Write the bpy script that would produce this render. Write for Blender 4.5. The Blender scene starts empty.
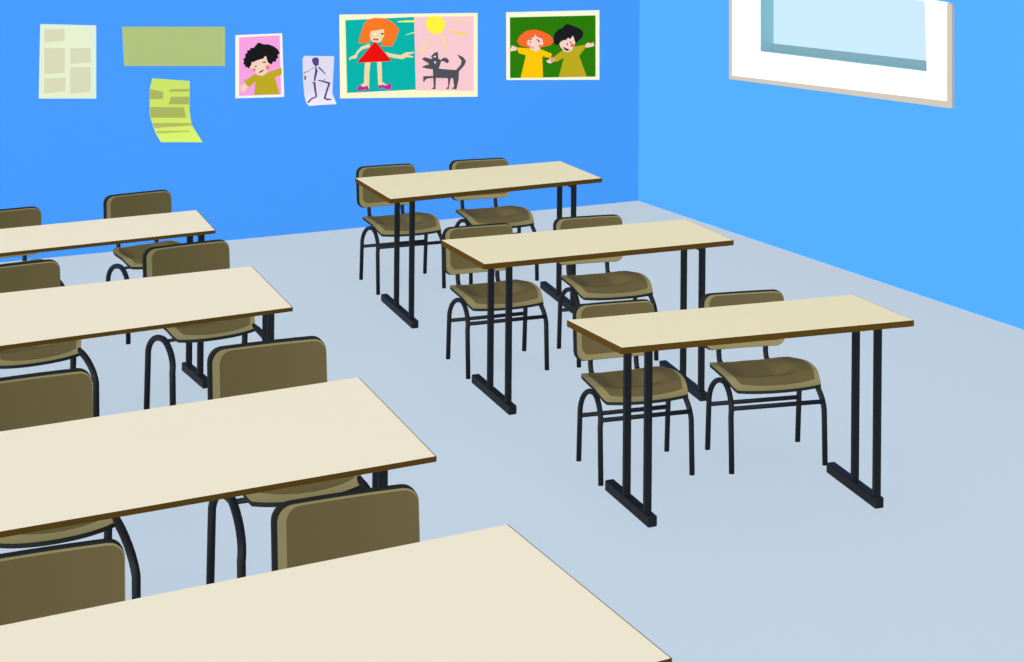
import bpy, bmesh, math
from mathutils import Vector, Matrix, noise

S = bpy.context.scene
COL = S.collection
# ---------------------------------------------------------------- camera fit
F_PX, CY, ROLL, YAW, CAM_H = 1512.459, -119.537, -0.007853, -0.444505, 2.465469
YB, XC, RA = 10.118, 5.919, 0.06835          # back wall plane, room corner, right wall's angle

def ray(px, py):
    u, w = px - 512.0, -(py - CY)
    cr, sr = math.cos(ROLL), math.sin(ROLL)
    a, b = (cr*u + sr*w)/F_PX, (-sr*u + cr*w)/F_PX
    return Vector((math.cos(YAW)*a - math.sin(YAW), math.sin(YAW)*a + math.cos(YAW), b))
ORG = Vector((0, 0, CAM_H))
def on_plane(px, py, p0, n):
    d = ray(px, py)
    return ORG + d*((Vector(p0) - ORG).dot(n)/d.dot(n))
def back_pt(px, py, off=0.0):
    return on_plane(px, py, (0, YB - off, 0), Vector((0, 1, 0)))

SDIR = Vector((math.sin(RA), -math.cos(RA), 0))
NIN = Vector((-math.cos(RA), -math.sin(RA), 0))
CORNER = Vector((XC, YB, 0))

# ---------------------------------------------------------------- materials
def lin(c):
    r = []
    for v in c:
        v /= 255.0
        r.append(v/12.92 if v <= .04045 else ((v + .055)/1.055)**2.4)
    return r
MATS = {}
def mat(name, rgb, rough=.85, spec=.08, k=1.0, vary=0.0, vscale=6.0, emit=None):
    if name in MATS: return MATS[name]
    m = bpy.data.materials.new(name); m.use_nodes = True
    nt = m.node_tree; b = nt.nodes['Principled BSDF']
    c = [min(.95, x*k) for x in lin(rgb)]
    b.inputs['Base Color'].default_value = (*c, 1)
    b.inputs['Roughness'].default_value = rough
    b.inputs['Specular IOR Level'].default_value = spec
    if vary:
        tc = nt.nodes.new('ShaderNodeTexCoord'); n = nt.nodes.new('ShaderNodeTexNoise')
        n.inputs['Scale'].default_value = vscale; n.inputs['Detail'].default_value = 3
        r = nt.nodes.new('ShaderNodeMapRange')
        r.inputs['To Min'].default_value = 1 - vary; r.inputs['To Max'].default_value = 1 + vary
        mx = nt.nodes.new('ShaderNodeVectorMath'); mx.operation = 'SCALE'
        mx.inputs[0].default_value = c
        nt.links.new(tc.outputs['Object'], n.inputs['Vector'])
        nt.links.new(n.outputs['Fac'], r.inputs['Value'])
        nt.links.new(r.outputs['Result'], mx.inputs['Scale'])
        nt.links.new(mx.outputs['Vector'], b.inputs['Base Color'])
    if emit:
        b.inputs['Emission Color'].default_value = (*lin(emit), 1)
        b.inputs['Emission Strength'].default_value = 1.0
    MATS[name] = m
    return m

KU = 1/1.15      # surfaces facing up
KB = 1/1.00      # surfaces facing the room from the back wall
M_floor = mat('floor_vinyl', (191, 209, 225), k=1.03, vary=.004, vscale=2)
M_wall = mat('blue_wall_paint', (70, 157, 255), k=.89, vary=.006, vscale=1.5)
M_top_r = mat('cream_laminate', (233, 227, 193), k=.95, vary=.004, vscale=3)
M_top_l = mat('pale_laminate', (240, 233, 210), k=.95, vary=.004, vscale=3)
M_edge = mat('brown_edge_band', (84, 63, 20), k=.78)
M_metal = mat('black_steel', (26, 31, 35), rough=.6, spec=.12, k=.62)
M_shell = mat('olive_shell', (135, 128, 90), k=.85)
M_shade = mat('brown_shade_tone', (101, 92, 60), k=.77, vary=.01, vscale=8)  # shaded tone of the olive shell, painted as a darker colour
M_trim = mat('dark_edge', (34, 40, 38), k=.8)
M_white = mat('white_casing', (250, 250, 250))
M_beige = mat('beige_trim', (212, 212, 196), k=.62)
M_teal = mat('teal_reveal', (128, 178, 192), k=.86)
M_sash = mat('sash_darkened_teal', (118, 166, 180), k=.74)  # reveal teal darkened in colour to offset stronger light on this face
M_pane = mat('lit_pane', (120, 140, 150), emit=(196, 228, 248), k=.2)

# ---------------------------------------------------------------- object helpers
def link(name, bm, mats, parent=None, smooth=False):
    me = bpy.data.meshes.new(name)
    bmesh.ops.recalc_face_normals(bm, faces=bm.faces)
    bm.to_mesh(me); bm.free()
    for m in (mats if isinstance(mats, (list, tuple)) else [mats]): me.materials.append(m)
    if smooth:
        me.polygons.foreach_set('use_smooth', [True]*len(me.polygons))
    o = bpy.data.objects.new(name, me); COL.objects.link(o)
    if parent: o.parent = parent
    return o
def empty(name, loc, rz=0):
    o = bpy.data.objects.new(name, None); COL.objects.link(o)
    o.location = loc; o.rotation_euler = (0, 0, rz); o.empty_display_size = .1
    return o
def tag(o, label, cat, group=None):
    o['label'] = label; o['category'] = cat
    if group: o['group'] = group
    return o
def struct(o):
    o['kind'] = 'structure'; return o

def prism(bm, pts, vec, mi=0, side=None):
    """closed prism: polygon pts (Vectors) extruded by vec"""
    vec = Vector(vec)
    a = [bm.verts.new(p) for p in pts]; b = [bm.verts.new(Vector(p) + vec) for p in pts]
    n = len(a)
    f1 = bm.faces.new(a); f2 = bm.faces.new(b[::-1]); f1.material_index = f2.material_index = mi
    for i in range(n):
        f = bm.faces.new((a[i], b[i], b[(i+1) % n], a[(i+1) % n])); f.material_index = mi if side is None else side
def box(bm, x0, x1, y0, y1, z0, z1):
    prism(bm, [(x0, y0, z0), (x1, y0, z0), (x1, y1, z0), (x0, y1, z0)], (0, 0, z1 - z0))
def tube(bm, pts, r, seg=12, cap=True):
    pts = [Vector(p) for p in pts]; rings = []
    up = None
    for i, p in enumerate(pts):
        t = ((pts[min(i+1, len(pts)-1)] - pts[max(i-1, 0)])).normalized()
        if up is None:
            up = Vector((1, 0, 0)) if abs(t.x) < .8 else Vector((0, 1, 0))
        a = (up - t*up.dot(t)).normalized(); b = t.cross(a); up = a
        rings.append([bm.verts.new(p + r*(math.cos(2*math.pi*k/seg)*a + math.sin(2*math.pi*k/seg)*b)) for k in range(seg)])
    for A, B in zip(rings, rings[1:]):
        for k in range(seg): bm.faces.new((A[k], A[(k+1) % seg], B[(k+1) % seg], B[k]))
    if cap: bm.faces.new(rings[0][::-1]); bm.faces.new(rings[-1])
def bar(bm, p, q, w, z0, z1):
    """flat bar on a floor line p->q of width w"""
    p = Vector((p[0], p[1], z0)); q = Vector((q[0], q[1], z0)); d = (q - p).normalized(); n = Vector((-d.y, d.x, 0))*w/2
    prism(bm, [p - n, q - n, q + n, p + n], (0, 0, z1 - z0))

# ---------------------------------------------------------------- the room
bm = bmesh.new(); 
prism(bm, [Vector((-3.5, -2, -.1)), Vector((XC + 12*math.tan(RA) + .3, -2, -.1)), Vector((XC + .2, YB + .2, -.1)), Vector((-3.5, YB + .2, -.1))], (0, 0, .1))
struct(link('floor', bm, M_floor))
bm = bmesh.new(); box(bm, -3.5, XC, YB, YB + .2, 0, 3.3)
struct(link('wall_back', bm, M_wall))

def rw(px, py, off=0.0):     # pixel -> (s, z) on the right wall's plane
    p = on_plane(px, py, CORNER + NIN*off, NIN)
    return ((p - CORNER).dot(SDIR), p.z)
def W(sz, off=0.0):
    return CORNER + SDIR*sz[0] + Vector((0, 0, sz[1])) + NIN*off
hole = [rw(759, 51.6, .024), rw(927, 72, .024), rw(925, 1, .024), rw(759, -20, .024)]
white = [rw(732.5, 75.5, .024), rw(946.5, 101, .024), rw(946.5, 2.5, .024), rw(732.5, -33.5, .024)]
beige = [rw(729, 79, .018), rw(952, 108.5, .018), rw(952, 4, .018), rw(729, -34.5, .018)]
DEPTH = .10
def ring(bm, outer, inner, off0, off1):
    o0 = [bm.verts.new(W(p, off0)) for p in outer]; i0 = [bm.verts.new(W(p, off0)) for p in inner]
    o1 = [bm.verts.new(W(p, off1)) for p in outer]; i1 = [bm.verts.new(W(p, off1)) for p in inner]
    for k in range(4):
        j = (k+1) % 4
        bm.faces.new((o0[k], o0[j], i0[j], i0[k])); bm.faces.new((o1[k], o1[j], i1[j], i1[k]))
        bm.faces.new((o0[k], o0[j], o1[j], o1[k])); bm.faces.new((i0[k], i0[j], i1[j], i1[k]))
bm = bmesh.new()
ring(bm, [(0, 0), (11.5, 0), (11.5, 3.3), (0, 3.3)], hole, 0, -.2)
struct(link('wall_right', bm, M_wall))
def inset(q, d):
    c = (sum(p[0] for p in q)/4, sum(p[1] for p in q)/4)
    return [(p[0] + (d if p[0] < c[0] else -d), p[1] + (d if p[1] < c[1] else -d)) for p in q]
win = struct(empty('window_1', W(((hole[0][0]+hole[1][0])/2, hole[0][1]))))
bpy.context.view_layer.update()
def wpart(name, bm, m):
    bmesh.ops.translate(bm, verts=bm.verts, vec=-win.location)
    return link(name, bm, m, win)
bm = bmesh.new(); ring(bm, beige, hole, .0, .018); wpart('outer_trim', bm, M_beige)
bm = bmesh.new(); ring(bm, white, inset(hole, .001), .0005, .024); wpart('casing', bm, M_white)
bm = bmesh.new(); ring(bm, inset(hole, -.002), inset(hole, .004), -DEPTH, .010); wpart('jamb_lining', bm, M_teal)
bm = bmesh.new(); prism(bm, [W(p, -DEPTH) for p in inset(hole, -.002)], -NIN*.02); wpart('window_pane', bm, M_pane)
sash = [(hole[0][0] + .002, hole[0][1] + .05), (hole[1][0] - .002, hole[1][1] + .05), hole[2], hole[3]]
bm = bmesh.new(); ring(bm, inset(hole, -.001), sash, -DEPTH - .001, -DEPTH + .006); wpart('sash', bm, M_sash)

# ---------------------------------------------------------------- desks
def desk(key, top, posts, feet, label, group, mtop, th, top_h=.75):
    BL, FL, BR, FR = [Vector((*p, 0)) for p in top]
    c = (BL + FL + BR + FR)/4
    t = tag(empty('school_desk', c), label, 'desk', group)
    L = lambda p: Vector((p[0] - c.x, p[1] - c.y, 0))
    q = [L(FL), L(FR), L(BR), L(BL)]
    TH = th
    cen = sum(q, Vector())/4
    ins = [p + (cen - p).normalized()*.004 for p in q]
    bm = bmesh.new(); prism(bm, [p + Vector((0, 0, top_h - TH)) for p in ins], (0, 0, TH))
    tt = link('tabletop', bm, mtop, t)
    # lipping round the four edges, set a hair below the laminate
    bm = bmesh.new()
    zz = (top_h - TH - .001, top_h - .001)
    vo = [[bm.verts.new(p + Vector((0, 0, z))) for p in q] for z in zz]
    vi = [[bm.verts.new(p + Vector((0, 0, z))) for p in ins] for z in zz]
    for k in range(4):
        j = (k+1) % 4
        bm.faces.new((vo[0][k], vo[0][j], vo[1][j], vo[1][k])); bm.faces.new((vi[0][k], vi[0][j], vi[1][j], vi[1][k]))
        bm.faces.new((vo[0][k], vo[0][j], vi[0][j], vi[0][k])); bm.faces.new((vo[1][k], vo[1][j], vi[1][j], vi[1][k]))
    link('edge_banding', bm, M_edge, tt)
    zu = top_h - TH
    ends = []
    for (fb, ff), ts in zip(feet, posts):
        fb, ff = L(fb), L(ff)
        e = (ff - fb).normalized()*.003; fb, ff = fb + e, ff - e
        bm = bmesh.new(); bar(bm, fb, ff, .04, 0, .042)
        bmesh.ops.bevel(bm, geom=[e for e in bm.edges], offset=.003, segments=1, affect='EDGES')
        link('foot_bar', bm, M_metal, t)
        pp = []
        for s in ts:
            p = fb.lerp(ff, s); pp.append(p)
            bm = bmesh.new(); d = (ff - fb).normalized()*.016; n = Vector((-d.y, d.x, 0))*.85
            prism(bm, [p - d - n + Vector((0, 0, .04)), p + d - n + Vector((0, 0, .04)), p + d + n + Vector((0, 0, .04)), p - d + n + Vector((0, 0, .04))], (0, 0, zu - .0405))
            bmesh.ops.bevel(bm, geom=[e for e in bm.edges if abs(e.verts[0].co.z - e.verts[1].co.z) > .1], offset=.006, segments=2, affect='EDGES')
            link('leg', bm, M_metal, t)
        d = (pp[1] - pp[0]).normalized()
        bm = bmesh.new(); bar(bm, pp[0], pp[1], .024, zu - .02, zu); link('top_bracket', bm, M_metal, t)
        ends.append((pp[0] + pp[1])/2)
    bm = bmesh.new(); bar(bm, ends[0], ends[1], .028, zu - .019, zu - .001); link('support_rail', bm, M_metal, t)
    return t

DESKS = {
 'R1': dict(top=[(2.933, 8.222), (2.913, 7.608), (4.263, 8.228), (4.241, 7.662)], feet=[((3.148, 8.307), (3.11, 7.719)), ((4.124, 8.178), (4.05, 7.623))]),
 'R2': dict(top=[(2.805, 6.645), (2.807, 6.152), (4.121, 6.561), (4.09, 6.084)], feet=[((3.047, 6.775), (3.021, 6.287)), ((4.001, 6.582), (3.926, 6.08))]),
 'R3': dict(top=[(2.747, 5.237), (2.768, 4.847), (4.011, 5.076), (3.996, 4.683)], feet=[((3.009, 5.359), (2.985, 4.971)), ((3.944, 5.138), (3.89, 4.75))]),
 'L1': dict(top=[(0.404, 7.689), (0.38, 7.191), (1.903, 7.75), (1.878, 7.273)], feet=[((.50, 7.66), (.48, 7.16)), ((1.798, 7.54), (1.828, 7.22))], ts=(.17, .7)),
 'L2': dict(top=[(0.352, 6.52), (0.326, 5.774), (1.852, 6.533), (1.825, 5.841)], feet=[((.46, 6.42), (.44, 5.82)), ((1.82, 6.22), (1.75, 5.85))], ts=(.12, .67)),
 'L3': dict(top=[(0.279, 4.888), (0.246, 4.145), (1.778, 4.927), (1.746, 4.157)], feet=[((.38, 4.75), (.36, 4.20)), ((1.705, 4.75), (1.625, 4.20))], ts=(.6, .75)),
 'L4': dict(top=[(0.236, 3.624), (0.269, 2.845), (1.736, 3.639), (1.769, 2.86)], feet=[((.36, 3.45), (.36, 2.9)), ((1.64, 3.45), (1.64, 2.9))]),
}
DL = {
 'R1': 'cream topped desk farthest back in the right-hand column, nearest the room corner',
 'R2': 'cream topped desk on black steel legs, middle of the three in the right-hand column',
 'R3': 'cream topped desk nearest the viewer in the right-hand column, both foot bars showing',
 'L1': 'pale topped desk of the left column closest to the blue back wall',
 'L2': 'pale topped desk of the left column, second from the blue back wall',
 'L3': 'pale topped desk of the left column, third from the blue back wall',
 'L4': 'nearest pale desktop, cut off by the bottom of the picture, no legs showing',
}
for k, d in DESKS.items():
    ts = [(.41, .88), (.51, .94)] if k[0] == 'R' else [d.get('ts', (.51, .86))]*2
    desk(k, d['top'], ts, d['feet'], DL[k],
         'cream desks in the right-hand column' if k[0] == 'R' else 'pale desks in the left-hand column',
         M_top_r if k[0] == 'R' else M_top_l, .024 if k[0] == 'R' else .016)

# ---------------------------------------------------------------- chairs
def sq_disc(u, v, rnd):
    """square [-1,1]^2 -> rounded square"""
    x = u*math.sqrt(1 - rnd*v*v/2); y = v*math.sqrt(1 - rnd*u*u/2)
    return x, y
def smooth(a, b, x):
    t = max(0, min(1, (x - a)/(b - a))); return t*t*(3 - 2*t)
SHW = .215
def seat_fn(y0, y1, rear=.02):
    """z of the moulded seat; y0 front edge, y1 rear edge"""
    def z(x, y):
        t = (y - y0)/(y1 - y0)                        # 0 front .. 1 rear
        h = .386
        h += .010*smooth(.05, .2, abs(x))*smooth(.1, .5, t)  # sides curl up
        h += .006*smooth(.1, .35, t)
        h -= .026*smooth(.32, 0, t)                   # waterfall front
        h -= rear*smooth(.55, 1, t)
        wx = 1 - smooth(.06, .17, abs(x + .01))
        g = smooth(1.05, .46, t) if t > .46 else smooth(.24, .46, t)
        return h - .034*wx*g                          # moulded hollow
    return z
def sheet(bm, N, fx, th, mi_top, mi_side, off=0):
    top = {}; bot = {}
    for i in range(N+1):
        for j in range(N+1):
            u, v = -1 + 2*i/N, -1 + 2*j/N
            p, n = fx(u, v)
            top[i, j] = bm.verts.new(p + n*off); bot[i, j] = bm.verts.new(p + n*(off - th))
    for i in range(N):
        for j in range(N):
            f = bm.faces.new((top[i, j], top[i+1, j], top[i+1, j+1], top[i, j+1])); f.material_index = mi_top
            f = bm.faces.new((bot[i, j], bot[i, j+1], bot[i+1, j+1], bot[i+1, j])); f.material_index = mi_side
    for k in range(N):
        for a, b in (((k, 0), (k+1, 0)), ((k+1, N), (k, N)), ((0, k+1), (0, k)), ((N, k), (N, k+1))):
            f = bm.faces.new((top[a], bot[a], bot[b], top[b])); f.material_index = mi_side
UP = Vector((0, 0, 1)); OUT = Vector((0, -1, 0))
def seat_f(x0, x1, y0, y1, rnd, seat_z):
    def f(u, v):
        a, b = sq_disc(u, v, rnd)
        x = (x0 + x1)/2 + a*(x1 - x0)/2; y = (y0 + y1)/2 + b*(y1 - y0)/2
        return Vector((x, y, seat_z(x, y))), UP
    return f
def rrect(u, v, x0, x1, z0, z1, r):
    """square -> rectangle with corner radius r (blend)"""
    w, h = (x1 - x0)/2, (z1 - z0)/2
    x, z = u*w, v*h
    ex, ez = abs(x) - (w - r), abs(z) - (h - r)
    if ex > 0 and ez > 0:
        m = max(ex, ez); l = math.hypot(ex, ez)
        ex2, ez2 = ex*m/l, ez*m/l
        x = math.copysign(w - r + ex2, x); z = math.copysign(h - r + ez2, z)
    return (x0 + x1)/2 + x, (z0 + z1)/2 + z
BY = .336
def back_y(x, z):
    return BY + .012 - .2*x*x + .12*(z - .56) - .01
def back_f(x0, x1, z0, z1, r):
    def f(u, v):
        x, z = rrect(u, v, x0, x1, z0, z1, r)
        return Vector((x, back_y(x, z), z)), OUT
    return f

def make_chair(loc, rz, SY0, SY1, HW, bars):
    sz = seat_fn(SY0, SY1, .021 if bars else 0)
    XL = -SHW if bars else -.193; RND = .5 if bars else .6; XR = .236 if bars else .226; LF = .179 if bars else .197
    t = empty('school_chair', loc, rz)
    bm = bmesh.new(); sheet(bm, 32, seat_f(XL, XR, SY0, SY1, RND, sz), .014, 0, 1)
    s = link('seat', bm, [M_shell, M_trim], t)
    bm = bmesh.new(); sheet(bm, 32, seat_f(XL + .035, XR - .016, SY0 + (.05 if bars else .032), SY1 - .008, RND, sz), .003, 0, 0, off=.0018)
    link('seat_shade', bm, M_shade, s)  # inner shade of the seat, laid on as a darker sheet
    bm = bmesh.new(); sheet(bm, 28, back_f(-.203, .203, .425, .685, .045), .018, 0, 1)
    b = link('backrest', bm, M_trim, t, )
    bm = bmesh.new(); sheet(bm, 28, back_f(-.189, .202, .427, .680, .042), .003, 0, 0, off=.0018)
    link('backrest_face', bm, M_shell, b)  # lighter olive, left showing as the painted lit rim
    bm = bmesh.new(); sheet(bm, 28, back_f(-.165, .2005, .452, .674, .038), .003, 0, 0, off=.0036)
    link('backrest_shade', bm, M_shade, b)  # shade over the backrest's middle, painted as a darker sheet
    r = .0125 if bars else .0135
    for sx in (-1, 1):
        x = sx*HW if (bars or sx < 0) else .216
        for sy in (-1, 1):
            fy = .179 if sy > 0 else LF
            z1 = .25 if bars else .275
            pts = [(x, sy*fy, 0), (x, sy*(fy - .015), z1 - .02)]
            for k in range(0, 9):
                a = math.pi/2*k/8
                pts.append((x - sx*.02*(k/8), sy*((fy - .017)*math.cos(a)), z1 + (.363 - z1)*math.sin(a)))
            pts.append((x - sx*.02, 0, .363))
            bm = bmesh.new(); tube(bm, pts[:-1], r); link('leg', bm, M_metal, t, smooth=True)
        bm = bmesh.new()
        tube(bm, [(sx*.115, .06, .352), (sx*.115, .26, .354), (sx*.115, .31, .358), (sx*.115, .334, .368), (sx*.115, .345, .395), (sx*.115, .350, .45), (sx*.115, .357, .56)], .0125)
        link('back_support', bm, M_metal, t, smooth=True)
    for y, z in ((-.161, .285), (.165, .215)) if bars else ():
        bm = bmesh.new(); tube(bm, [(-HW, y, z), (HW, y, z)], .0105); link('stretcher', bm, M_metal, t, smooth=True)
    bm = bmesh.new(); tube(bm, [(-HW + .02, .01, .353), (HW - .03, .01, .353)], .011 if bars else .008); link('seat_frame', bm, M_metal, t, smooth=True)
    return t
def copy_tree(o, parent=None):
    c = o.copy(); COL.objects.link(c)
    if parent: c.parent = parent
    for ch in list(o.children): copy_tree(ch, c)
    return c

CHAIRS = {
 'R3a': (3.2188, 5.5124, -0.1515, 0.9249, 0.7598, 0.9116),
 'R3b': (3.7905, 5.3829, -0.2029, 0.969, 0.7695, 0.9295),
 'R2a': (3.2619, 6.9817, -0.0942, 0.9596, 0.9145, 0.931),
 'R2b': (3.8553, 6.897, -0.1532, 0.9678, 0.8945, 0.95),
 'R1a': (3.3803, 8.6113, -0.0632, 0.9493, 1.0141, 0.962),
 'R1b': (3.9797, 8.5561, -0.1258, 0.975, 1.0335, 0.9645),
 'L1b': (1.8222, 8.3001, 0.117, 0.9566, 0.9802, 0.9923),
 'L1a': (1.0775, 8.2024, 0.0943, 0.9739, 0.9736, 0.9735),
 'L2b': (1.7585, 6.872, 0.0825, 1.0451, 1.0567, 1.0271),
 'L2a': (0.9646, 6.8435, 0.1005, 1.0271, 1.0582, 1.0123),
 'L3b': (1.5511, 4.8791, -0.0385, 1.0707, 1.2656, 1.1456),
 'L3a': (0.7515, 4.9489, 0.0099, 1.0426, 1.2603, 1.0984),
 'L4b': (1.424, 3.7593, -0.0616, 1.0658, 1.0, 1.0273),
 'L4a': (0.5857, 3.7613, -0.0613, 1.0388, 1.0, 1.0163),
}
CL = {
 'R3a': 'olive brown chair behind the left half of the nearest right-hand desk',
 'R3b': 'olive brown chair behind the right half of the nearest right-hand desk, whole seat in view',
 'R2a': 'olive brown chair behind the left half of the middle right-hand desk',
 'R2b': 'olive brown chair behind the right half of the middle right-hand desk',
 'R1a': 'olive brown chair behind the left half of the farthest right-hand desk',
 'R1b': 'olive brown chair behind the right half of the farthest right-hand desk',
 'L1b': 'olive brown chair behind the farthest left-column desk, backrest seen against the blue wall',
 'L1a': 'olive brown chair behind the farthest left-column desk, cut by the left picture edge',
 'L2b': 'right-hand olive brown chair behind the second left-column desk from the wall',
 'L2a': 'olive brown chair at the left picture edge behind the second desk from the wall',
 'L3b': 'right-hand olive brown chair behind the third left-column desk from the wall',
 'L3a': 'olive brown chair at the left picture edge behind the third desk from the wall',
 'L4b': 'olive brown chair behind the bottom desk, the right-hand one with a whole backrest top showing',
 'L4a': 'olive brown chair behind the bottom desk, cut off by the left picture edge',
}
protos = {}
for k, (x, y, w, sx, sy, sz) in CHAIRS.items():
    if k[0] not in protos:
        o = protos[k[0]] = make_chair((x, y, 0), w, *((-.185, .295, .218, True) if k[0] == 'R' else (-.06, .33, .232, False)))
    else:
        o = copy_tree(protos[k[0]]); o.location = (x, y, 0); o.rotation_euler = (0, 0, w)
    o.scale = (sx, sy, sz)
    tag(o, CL[k], 'chair', 'school chairs behind the right-hand desks' if k[0] == 'R' else 'school chairs behind the left-hand desks')

# ---------------------------------------------------------------- paper on the back wall
def crop(x0, y0, k):
    return lambda pts: [(x0 + x/k, y0 + y/k) for x, y in pts]
def ident(pts): return pts
class Art:
    def __init__(self, name, label, cat, outline, color, tf=ident, curl=None, group=None):
        px = tf(outline); self.tf = tf; self.curl = curl; self.n = 1
        c = [back_pt(*p) for p in px]
        cx = sum(p.x for p in c)/len(c); cz = min(p.z for p in c)
        self.o = tag(empty(name, (cx, YB, cz)), label, cat, group)
        self.z0 = cz; self.z1 = max(p.z for p in c)
        bm = bmesh.new(); self.base = .004
        self._poly(bm, px, -.001, thick=.004)
        link('paper', bm, mat('paper_%d_%d_%d' % color, color, k=.89), self.o)
    def _poly(self, bm, px, off, thick=0, mi=0):
        pts = [back_pt(x, y, off) for x, y in px]
        vs = [bm.verts.new(p) for p in pts]
        f = bm.faces.new(vs); f.material_index = mi; f.normal_update()
        geom = [f]
        if thick:
            r = bmesh.ops.extrude_face_region(bm, geom=[f])
            for v in [g for g in r['geom'] if isinstance(g, bmesh.types.BMVert)]: v.co.y -= thick
        allv = list({v for v in bm.verts})
        if self.curl:
            for k in range(1, 14):
                zc = self.z0 + (self.z1 - self.z0)*k/14
                bmesh.ops.bisect_plane(bm, geom=bm.verts[:] + bm.edges[:] + bm.faces[:], plane_co=(0, 0, zc), plane_no=(0, 0, 1))
    def figure(self, name, polys, label=None):
        """polys: list of (color, px points); later ones lie on top"""
        bm = bmesh.new(); mats = []
        for color, pts in polys:
            m = mat('paint_%d_%d_%d' % color, color, k=.89)
            if m not in mats: mats.append(m)
            self.n += 1
            self._poly(bm, self.tf(pts), self.base + .0007*self.n, mi=mats.index(m))
        if self.curl:
            pass
        bmesh.ops.triangulate(bm, faces=[f for f in bm.faces if len(f.verts) > 4])
        o = link(name, bm, mats, self.o)
        if label: o['label'] = label
        return o
    def done(self):
        loc = self.o.location
        for ch in self.o.children:
            for v in ch.data.vertices:
                if self.curl: v.co.y -= self.curl((v.co.z - self.z0)/(self.z1 - self.z0))
                v.co -= loc
def circ(cx, cy, rx, ry, n=20, a0=0, a1=360):
    return [(cx + rx*math.cos(math.radians(a0 + (a1 - a0)*i/n)), cy + ry*math.sin(math.radians(a0 + (a1 - a0)*i/n))) for i in range(n if a1 - a0 == 360 else n + 1)]
def stroke(pts, w):
    """thick polyline; w a number or list per point"""
    L_, R_ = [], []
    for i, p in enumerate(pts):
        a = pts[max(i-1, 0)]; b = pts[min(i+1, len(pts)-1)]
        d = math.hypot(b[0]-a[0], b[1]-a[1]) or 1
        ww = (w[i] if isinstance(w, (list, tuple)) else w)/2
        nx, ny = -(b[1]-a[1])/d*ww, (b[0]-a[0])/d*ww
        L_.append((p[0]+nx, p[1]+ny)); R_.append((p[0]-nx, p[1]-ny))
    return L_ + R_[::-1]

# notice sheet with grey-green blocks
G = crop(30, 15, 7.35)
a = Art('notice_sheet', 'pale green notice sheet with five olive grey text blocks, leftmost paper on the wall', 'poster',
        [(75, 66), (486, 76), (486, 614), (64, 614)], (226, 243, 226), G)
a.figure('inner_sheet', [((232, 243, 210), [(92, 88), (446, 92), (446, 604), (84, 604)])])
blk = (217, 221, 186)
for q in ([(105, 104), (254, 104), (254, 190), (105, 202)], [(105, 243), (256, 243), (256, 424), (105, 436)],
          [(105, 463), (264, 463), (256, 560), (105, 577)], [(296, 243), (446, 243), (446, 346), (296, 360)],
          [(296, 382), (446, 384), (446, 564), (296, 576)]):
    a.figure('text_block', [(blk, q)])
a.done()

# plain olive banner
a = Art('green_banner', 'plain blank olive green rectangular sheet high on the blue wall', 'poster',
        [(122, 26.7), (225, 26.7), (225, 66), (124, 66)], (177, 197, 129))
a.done()

# curling lime sheet
H_ = crop(140, 70, 8.27)
a = Art('curled_notice', 'curling lime green notice with olive bars pinned below the plain olive banner', 'poster',
        [(102, 68), (410, 90), (409, 340), (425, 450), (460, 510), (508, 591), (166, 591), (125, 520), (98, 435), (80, 375), (80, 160)],
        (205, 232, 103), H_, curl=lambda t: .05*max(0, (.45 - t)/.45)**2*.6)
bar_c = (173, 182, 98)
for q in ([(83, 158), (192, 180), (190, 241), (83, 241)], [(258, 158), (408, 158), (408, 178), (236, 178)],
          [(256, 221), (408, 221), (408, 284), (235, 284)], [(84, 306), (362, 308), (382, 394), (86, 394)],
          [(101, 438), (423, 438), (425, 458), (118, 478)], [(128, 506), (410, 498), (400, 506), (142, 522)]):
    a.figure('text_bar', [(bar_c, q)])
a.done()

SKIN = (248, 214, 192)
# portrait drawing on pink
E_ = crop(228, 28, 8.71)
a = Art('portrait_drawing', 'small drawing of a black-haired child in an olive shirt on pink paper', 'drawing',
        [(64, 62), (470, 46), (488, 600), (64, 612)], (252, 250, 236), E_)
a.figure('pink_background', [((249, 164, 228), [(97, 82), (450, 64), (463, 578), (97, 592)])])
a.figure('child_figure', [
    (SKIN, [(145, 478), (178, 510), (130, 560), (122, 545), (108, 555), (112, 520), (102, 505), (128, 500)]),
    ((190, 172, 34), [(134, 466), (236, 400), (300, 420), (350, 385), (466, 345), (468, 405), (408, 428), (450, 578), (228, 582), (240, 470), (180, 514)]),
    (SKIN, [(205, 300), (330, 240), (362, 320), (345, 375), (318, 405), (290, 416), (258, 410), (232, 390), (205, 350), (185, 352)]),
    ((238, 130, 100), circ(227, 366, 13, 16, 12)), ((238, 130, 100), circ(344, 343, 15, 22, 12)),
    ((22, 22, 24), [(132, 270), (150, 258), (150, 225), (166, 220), (168, 196), (190, 192), (196, 174), (225, 172), (250, 140), (268, 126), (310, 142), (352, 142), (400, 160),
                    (436, 188), (452, 222), (432, 232), (438, 262), (420, 270), (418, 296), (396, 290), (378, 318), (352, 304), (340, 280), (332, 244), (318, 250), (312, 264), (250, 282),
                    (216, 300), (208, 290), (202, 320), (182, 354), (166, 340), (150, 342), (150, 325), (132, 312), (140, 292)]),
    ((22, 22, 24), [(294, 302), (312, 292), (334, 296), (326, 304)]), ((30, 25, 25), [(230, 334), (250, 326), (252, 332), (240, 340)]),
    ((30, 20, 22), [(262, 388), (290, 372), (314, 362), (308, 374), (284, 388)])])
a.done()

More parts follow.
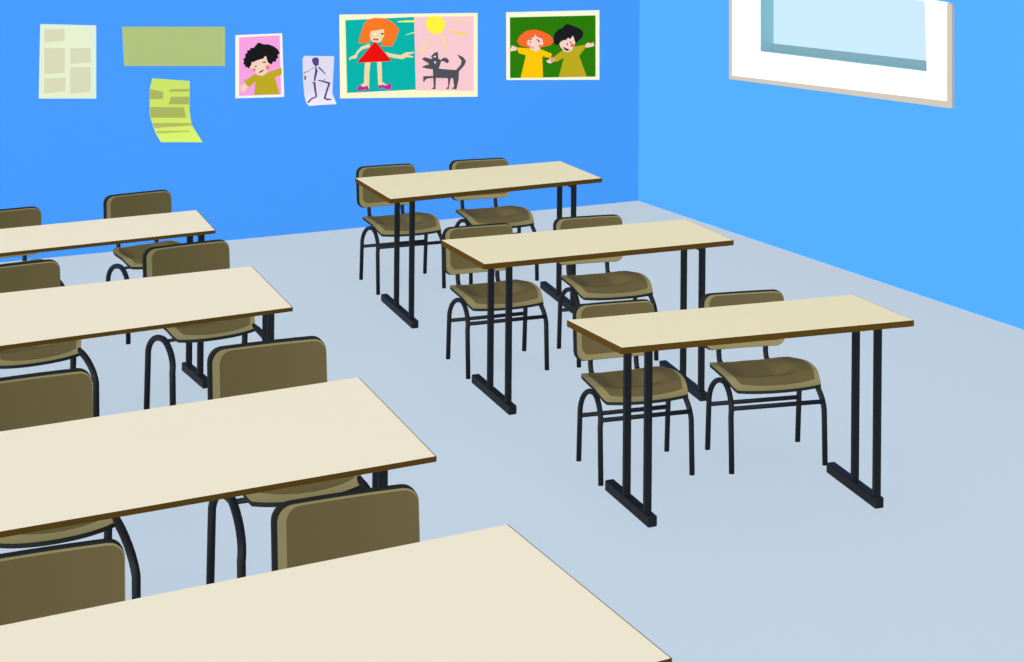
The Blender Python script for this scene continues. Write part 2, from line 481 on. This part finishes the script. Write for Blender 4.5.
# purple stick figure
F_ = crop(296, 50, 11.04)
PUR = (86, 66, 140)
a = Art('stick_figure_drawing', 'small lilac sheet with a purple kneeling stick figure and curled lower corner', 'drawing',
        [(92, 64), (420, 68), (408, 300), (400, 480), (440, 594), (280, 602), (135, 614), (108, 580), (92, 500), (78, 330), (72, 100)],
        (226, 224, 242), F_, curl=lambda t: .014*max(0, (.3 - t)/.3)**2)
a.figure('stick_figure', [
    (PUR, [(176, 100), (205, 82), (240, 84), (254, 108), (250, 165), (222, 182), (196, 165), (178, 130)]),
    (PUR, stroke([(216, 182), (226, 230), (212, 290), (204, 345)], [12, 28, 24, 18])),
    (PUR, stroke([(200, 192), (150, 224), (92, 252)], [6, 4, 10])),
    (PUR, stroke([(92, 252), (86, 286), (104, 290), (100, 328)], [6, 5, 18, 20])),
    (PUR, stroke([(248, 188), (285, 224), (326, 266)], [16, 16, 10])),
    (PUR, stroke([(180, 362), (204, 362), (212, 440), (224, 512)], [18, 26, 22, 18])),
    (PUR, stroke([(228, 512), (170, 538), (126, 580)], [14, 16, 18])),
    (PUR, stroke([(242, 334), (300, 346), (374, 368)], [10, 18, 22])),
    (PUR, stroke([(368, 368), (340, 450), (316, 525)], [22, 20, 22])),
    (PUR, stroke([(305, 524), (340, 545), (386, 544)], [18, 20, 14])),
    (PUR, stroke([(302, 342), (318, 318)], [4, 9]))])
a.done()

# girl and dog picture
A_ = crop(335, 8, 7.04)
OFF = 70*7.04
def B_(pts): return [(x + OFF, y) for x, y in pts]
a = Art('girl_and_dog_picture', 'wide cream framed picture of a red-dressed girl, a yellow sun and a grey dog', 'picture',
        [(30, 46), (OFF + 510, 34), (OFF + 510, 624), (36, 636)], (255, 253, 208), A_)
a.figure('teal_background', [((0, 182, 172), [(73, 86), (566, 62), (572, 574), (85, 598)])])
a.figure('pink_background', [((250, 205, 212), B_([(64, 62), (482, 58), (482, 582), (76, 580)]))])
SK2 = (240, 222, 170)
a.figure('girl_figure', [
    (SK2, stroke([(246, 262), (190, 282), (160, 310), (142, 345)], [26, 22, 16, 14])), (SK2, [(148, 328), (156, 348), (138, 358), (118, 356), (102, 370), (98, 352), (122, 338)]),
    (SK2, [(352, 308), (400, 322), (462, 332), (500, 312), (556, 308), (556, 318), (512, 330), (548, 340), (550, 350), (500, 346), (480, 360), (440, 356), (375, 342)]),
    (SK2, [(212, 380), (250, 378), (242, 470), (240, 560), (234, 572), (196, 556), (176, 548), (204, 526), (206, 450)]),
    (SK2, [(296, 378), (328, 376), (332, 520), (366, 542), (320, 548), (304, 540)]),
    ((252, 122, 36), [(232, 82), (272, 70), (345, 72), (410, 100), (452, 150), (436, 200), (404, 270), (326, 270), (340, 180), (250, 190), (246, 242), (164, 250), (178, 190), (202, 115)]),
    (SK2, [(250, 164), (344, 148), (346, 196), (322, 238), (280, 248), (252, 226), (246, 200)]),
    ((240, 10, 8), [(274, 240), (292, 242), (398, 374), (154, 386)]),
    ((206, 40, 24), [(266, 222), (278, 212), (288, 222), (296, 212), (308, 222), (300, 230), (286, 226), (274, 230)]),
    ((40, 24, 30), circ(334, 182, 10, 6, 10)), ((255, 253, 240), circ(284, 184, 9, 8, 10)),
    ((200, 36, 160), [(154, 584), (158, 558), (178, 544), (200, 556), (230, 546), (240, 584), (226, 584), (218, 572), (192, 580)]),
    ((200, 36, 160), [(304, 548), (336, 540), (360, 548), (384, 528), (402, 546), (392, 570), (364, 574), (340, 562), (322, 562), (318, 572), (308, 568)])])
YEL = (255, 238, 80); PY = (253, 222, 150)
a.figure('sun_figure', [
    ((250, 250, 110), stroke([(442, 97), (500, 94), (566, 94)], [6, 13, 13])), ((190, 235, 160), stroke([(496, 190), (560, 172)], [4, 10])),
    (PY, B_(stroke([(180, 200), (150, 262), (110, 318)], [8, 18, 16]))), (PY, B_(stroke([(262, 192), (280, 260), (298, 318)], [24, 20, 8]))),
    ((253, 220, 100), B_(stroke([(312, 158), (370, 174), (440, 184)], [6, 18, 16]))), (PY, B_(stroke([(310, 96), (450, 94)], [8, 10]))),
    ((255, 246, 64), B_([(158, 66), (200, 58), (262, 62), (284, 100), (280, 142), (256, 172), (218, 188), (176, 172), (150, 140), (144, 104)]))])
GR = (78, 82, 88)
a.figure('dog_figure', [
    (GR, B_([(118, 360), (136, 346), (190, 360), (184, 338), (206, 316), (232, 308), (234, 354), (250, 366), (276, 348), (300, 356), (312, 376), (296, 390), (276, 376), (256, 372),
             (238, 426), (290, 432), (360, 436), (392, 400), (398, 372), (366, 326), (410, 346), (430, 374), (418, 404), (398, 426), (380, 446), (378, 500), (362, 572), (330, 570), (346, 552), (338, 494),
             (322, 494), (308, 572), (288, 572), (304, 550), (302, 494), (218, 492), (214, 572), (186, 570), (202, 556), (198, 492), (160, 496), (144, 504), (136, 520), (128, 518), (128, 480), (198, 478), (196, 432),
             (150, 426), (118, 416), (146, 402), (168, 398), (162, 386), (146, 378)])),
    ((235, 225, 235), B_(circ(212, 382, 7, 8, 10))), ((235, 225, 235), B_([(194, 344), (216, 334), (218, 348)]))])
a.done()

# two children picture
C_ = crop(500, 5, 8.27)
O2 = 45*8.27
def D_(pts): return [(x + O2, y) for x, y in pts]
a = Art('two_children_picture', 'green picture of two children holding hands in yellow and olive, nearest the room corner', 'picture',
        [(50, 60)] + D_([(448, 42), (448, 618)]) + [(52, 620)], (252, 254, 222), C_)
a.figure('green_background', [((40, 124, 2), [(82, 102)] + D_([(418, 86), (418, 592)]) + [(84, 604)])])
SK3 = (250, 214, 200)
HND = (232, 160, 120)
a.figure('yellow_child_figure', [
    (SK3, [(66, 368), (98, 350), (92, 336), (112, 338), (140, 352), (134, 378), (104, 380), (76, 390)]),
    ((255, 204, 4), [(134, 350), (230, 358), (330, 362), (430, 404), (418, 440), (350, 424), (356, 602), (170, 602), (214, 416), (156, 398)]),
    ((252, 106, 44), [(140, 300), (160, 258), (215, 215), (284, 202), (350, 218), (420, 255), (446, 296), (420, 332), (360, 346), (300, 345), (220, 350), (165, 335)]),
    (SK3, [(232, 290), (284, 262), (292, 240), (302, 262), (350, 280), (358, 318), (330, 366), (296, 390), (254, 362), (226, 330), (222, 306)]),
    ((60, 36, 34), stroke([(244, 288), (266, 282)], [8, 6])), ((60, 36, 34), circ(250, 308, 6, 7, 8)), ((60, 36, 34), stroke([(300, 280), (318, 292), (326, 308)], [4, 10, 12])),
    ((238, 120, 84), circ(240, 344, 12, 10, 10)), ((238, 120, 84), circ(332, 340, 12, 14, 10)), ((190, 30, 50), stroke([(256, 346), (276, 358)], [4, 8]))])
a.figure('olive_child_figure', [
    (SK3, D_([(8, 462), (30, 452), (44, 438), (88, 430), (100, 460), (60, 472), (46, 484), (24, 478)])), (HND, D_([(36, 446), (90, 428), (100, 460), (50, 470)])),
    (SK3, D_([(330, 332), (356, 308), (378, 318), (402, 306), (400, 322), (412, 328), (396, 344), (350, 352), (332, 350)])),
    ((190, 172, 30), D_([(72, 430), (160, 362), (230, 345), (334, 330), (336, 352), (282, 420), (346, 594), (114, 594), (156, 436), (96, 472)])),
    (SK3, D_([(120, 316), (160, 285), (200, 270), (226, 246), (250, 300), (246, 330), (224, 372), (190, 392), (160, 384), (126, 346)])),
    ((24, 24, 30), D_([(70, 280), (78, 236), (110, 202), (146, 190), (160, 168), (190, 156), (240, 176), (290, 196), (318, 224), (312, 262), (296, 280), (276, 296), (262, 314), (246, 300),
                       (234, 250), (208, 282), (190, 268), (176, 290), (132, 290), (118, 320), (92, 334), (72, 312)])),
    ((40, 30, 34), D_([(184, 308), (190, 330), (176, 334)])), ((40, 30, 34), D_(circ(212, 308, 9, 5, 8))), ((240, 110, 70), D_(circ(226, 334, 16, 16, 10))),
    ((60, 12, 24), D_([(148, 344), (180, 360), (204, 366), (186, 380), (164, 372)]))])
a.done()

# ---------------------------------------------------------------- light
def sun(name, frm, strength, color=(1, 1, 1), shadow=False):
    l = bpy.data.lights.new(name, 'SUN'); l.energy = strength; l.color = color; l.angle = math.radians(20)
    l.use_shadow = shadow
    try: l.cycles.cast_shadow = shadow
    except Exception: pass
    o = bpy.data.objects.new(name, l); COL.objects.link(o)
    d = -Vector(frm).normalized()
    o.rotation_euler = d.to_track_quat('-Z', 'Y').to_euler(); o.location = Vector(frm)*3 + Vector((1, 3, 2))
    return o
sun('flat_sun_front', (-1.0, -2.85, 2.45), 3.89)  # shadowless sun added for flat, even tones; not a source in the room
sun('flat_sun_left', (-3.75, -.45, .3), 3.79, (1, .86, .86))  # second added shadowless sun, aimed to brighten the right wall

w = bpy.data.worlds.new('world'); S.world = w; w.use_nodes = True
bg = w.node_tree.nodes['Background']; bg.inputs['Color'].default_value = (.93, .96, 1, 1); bg.inputs['Strength'].default_value = .16

# ---------------------------------------------------------------- camera
cd = bpy.data.cameras.new('camera'); cam = bpy.data.objects.new('camera', cd); COL.objects.link(cam)
cd.sensor_width = 36; cd.lens = F_PX*36/1024; cd.shift_y = -(331 - CY)/1024
cam.matrix_world = Matrix.Translation((0, 0, CAM_H)) @ Matrix.Rotation(YAW, 4, 'Z') @ Matrix.Rotation(math.pi/2, 4, 'X') @ Matrix.Rotation(-ROLL, 4, 'Z')
S.camera = cam
vs = S.view_settings; vs.view_transform = 'Standard'; vs.look = 'None'; vs.exposure = 0; vs.gamma = 1; vs.use_curve_mapping = False
S.cycles.diffuse_bounces = 0      # the picture is evenly lit: no colour bleeds from wall to floor
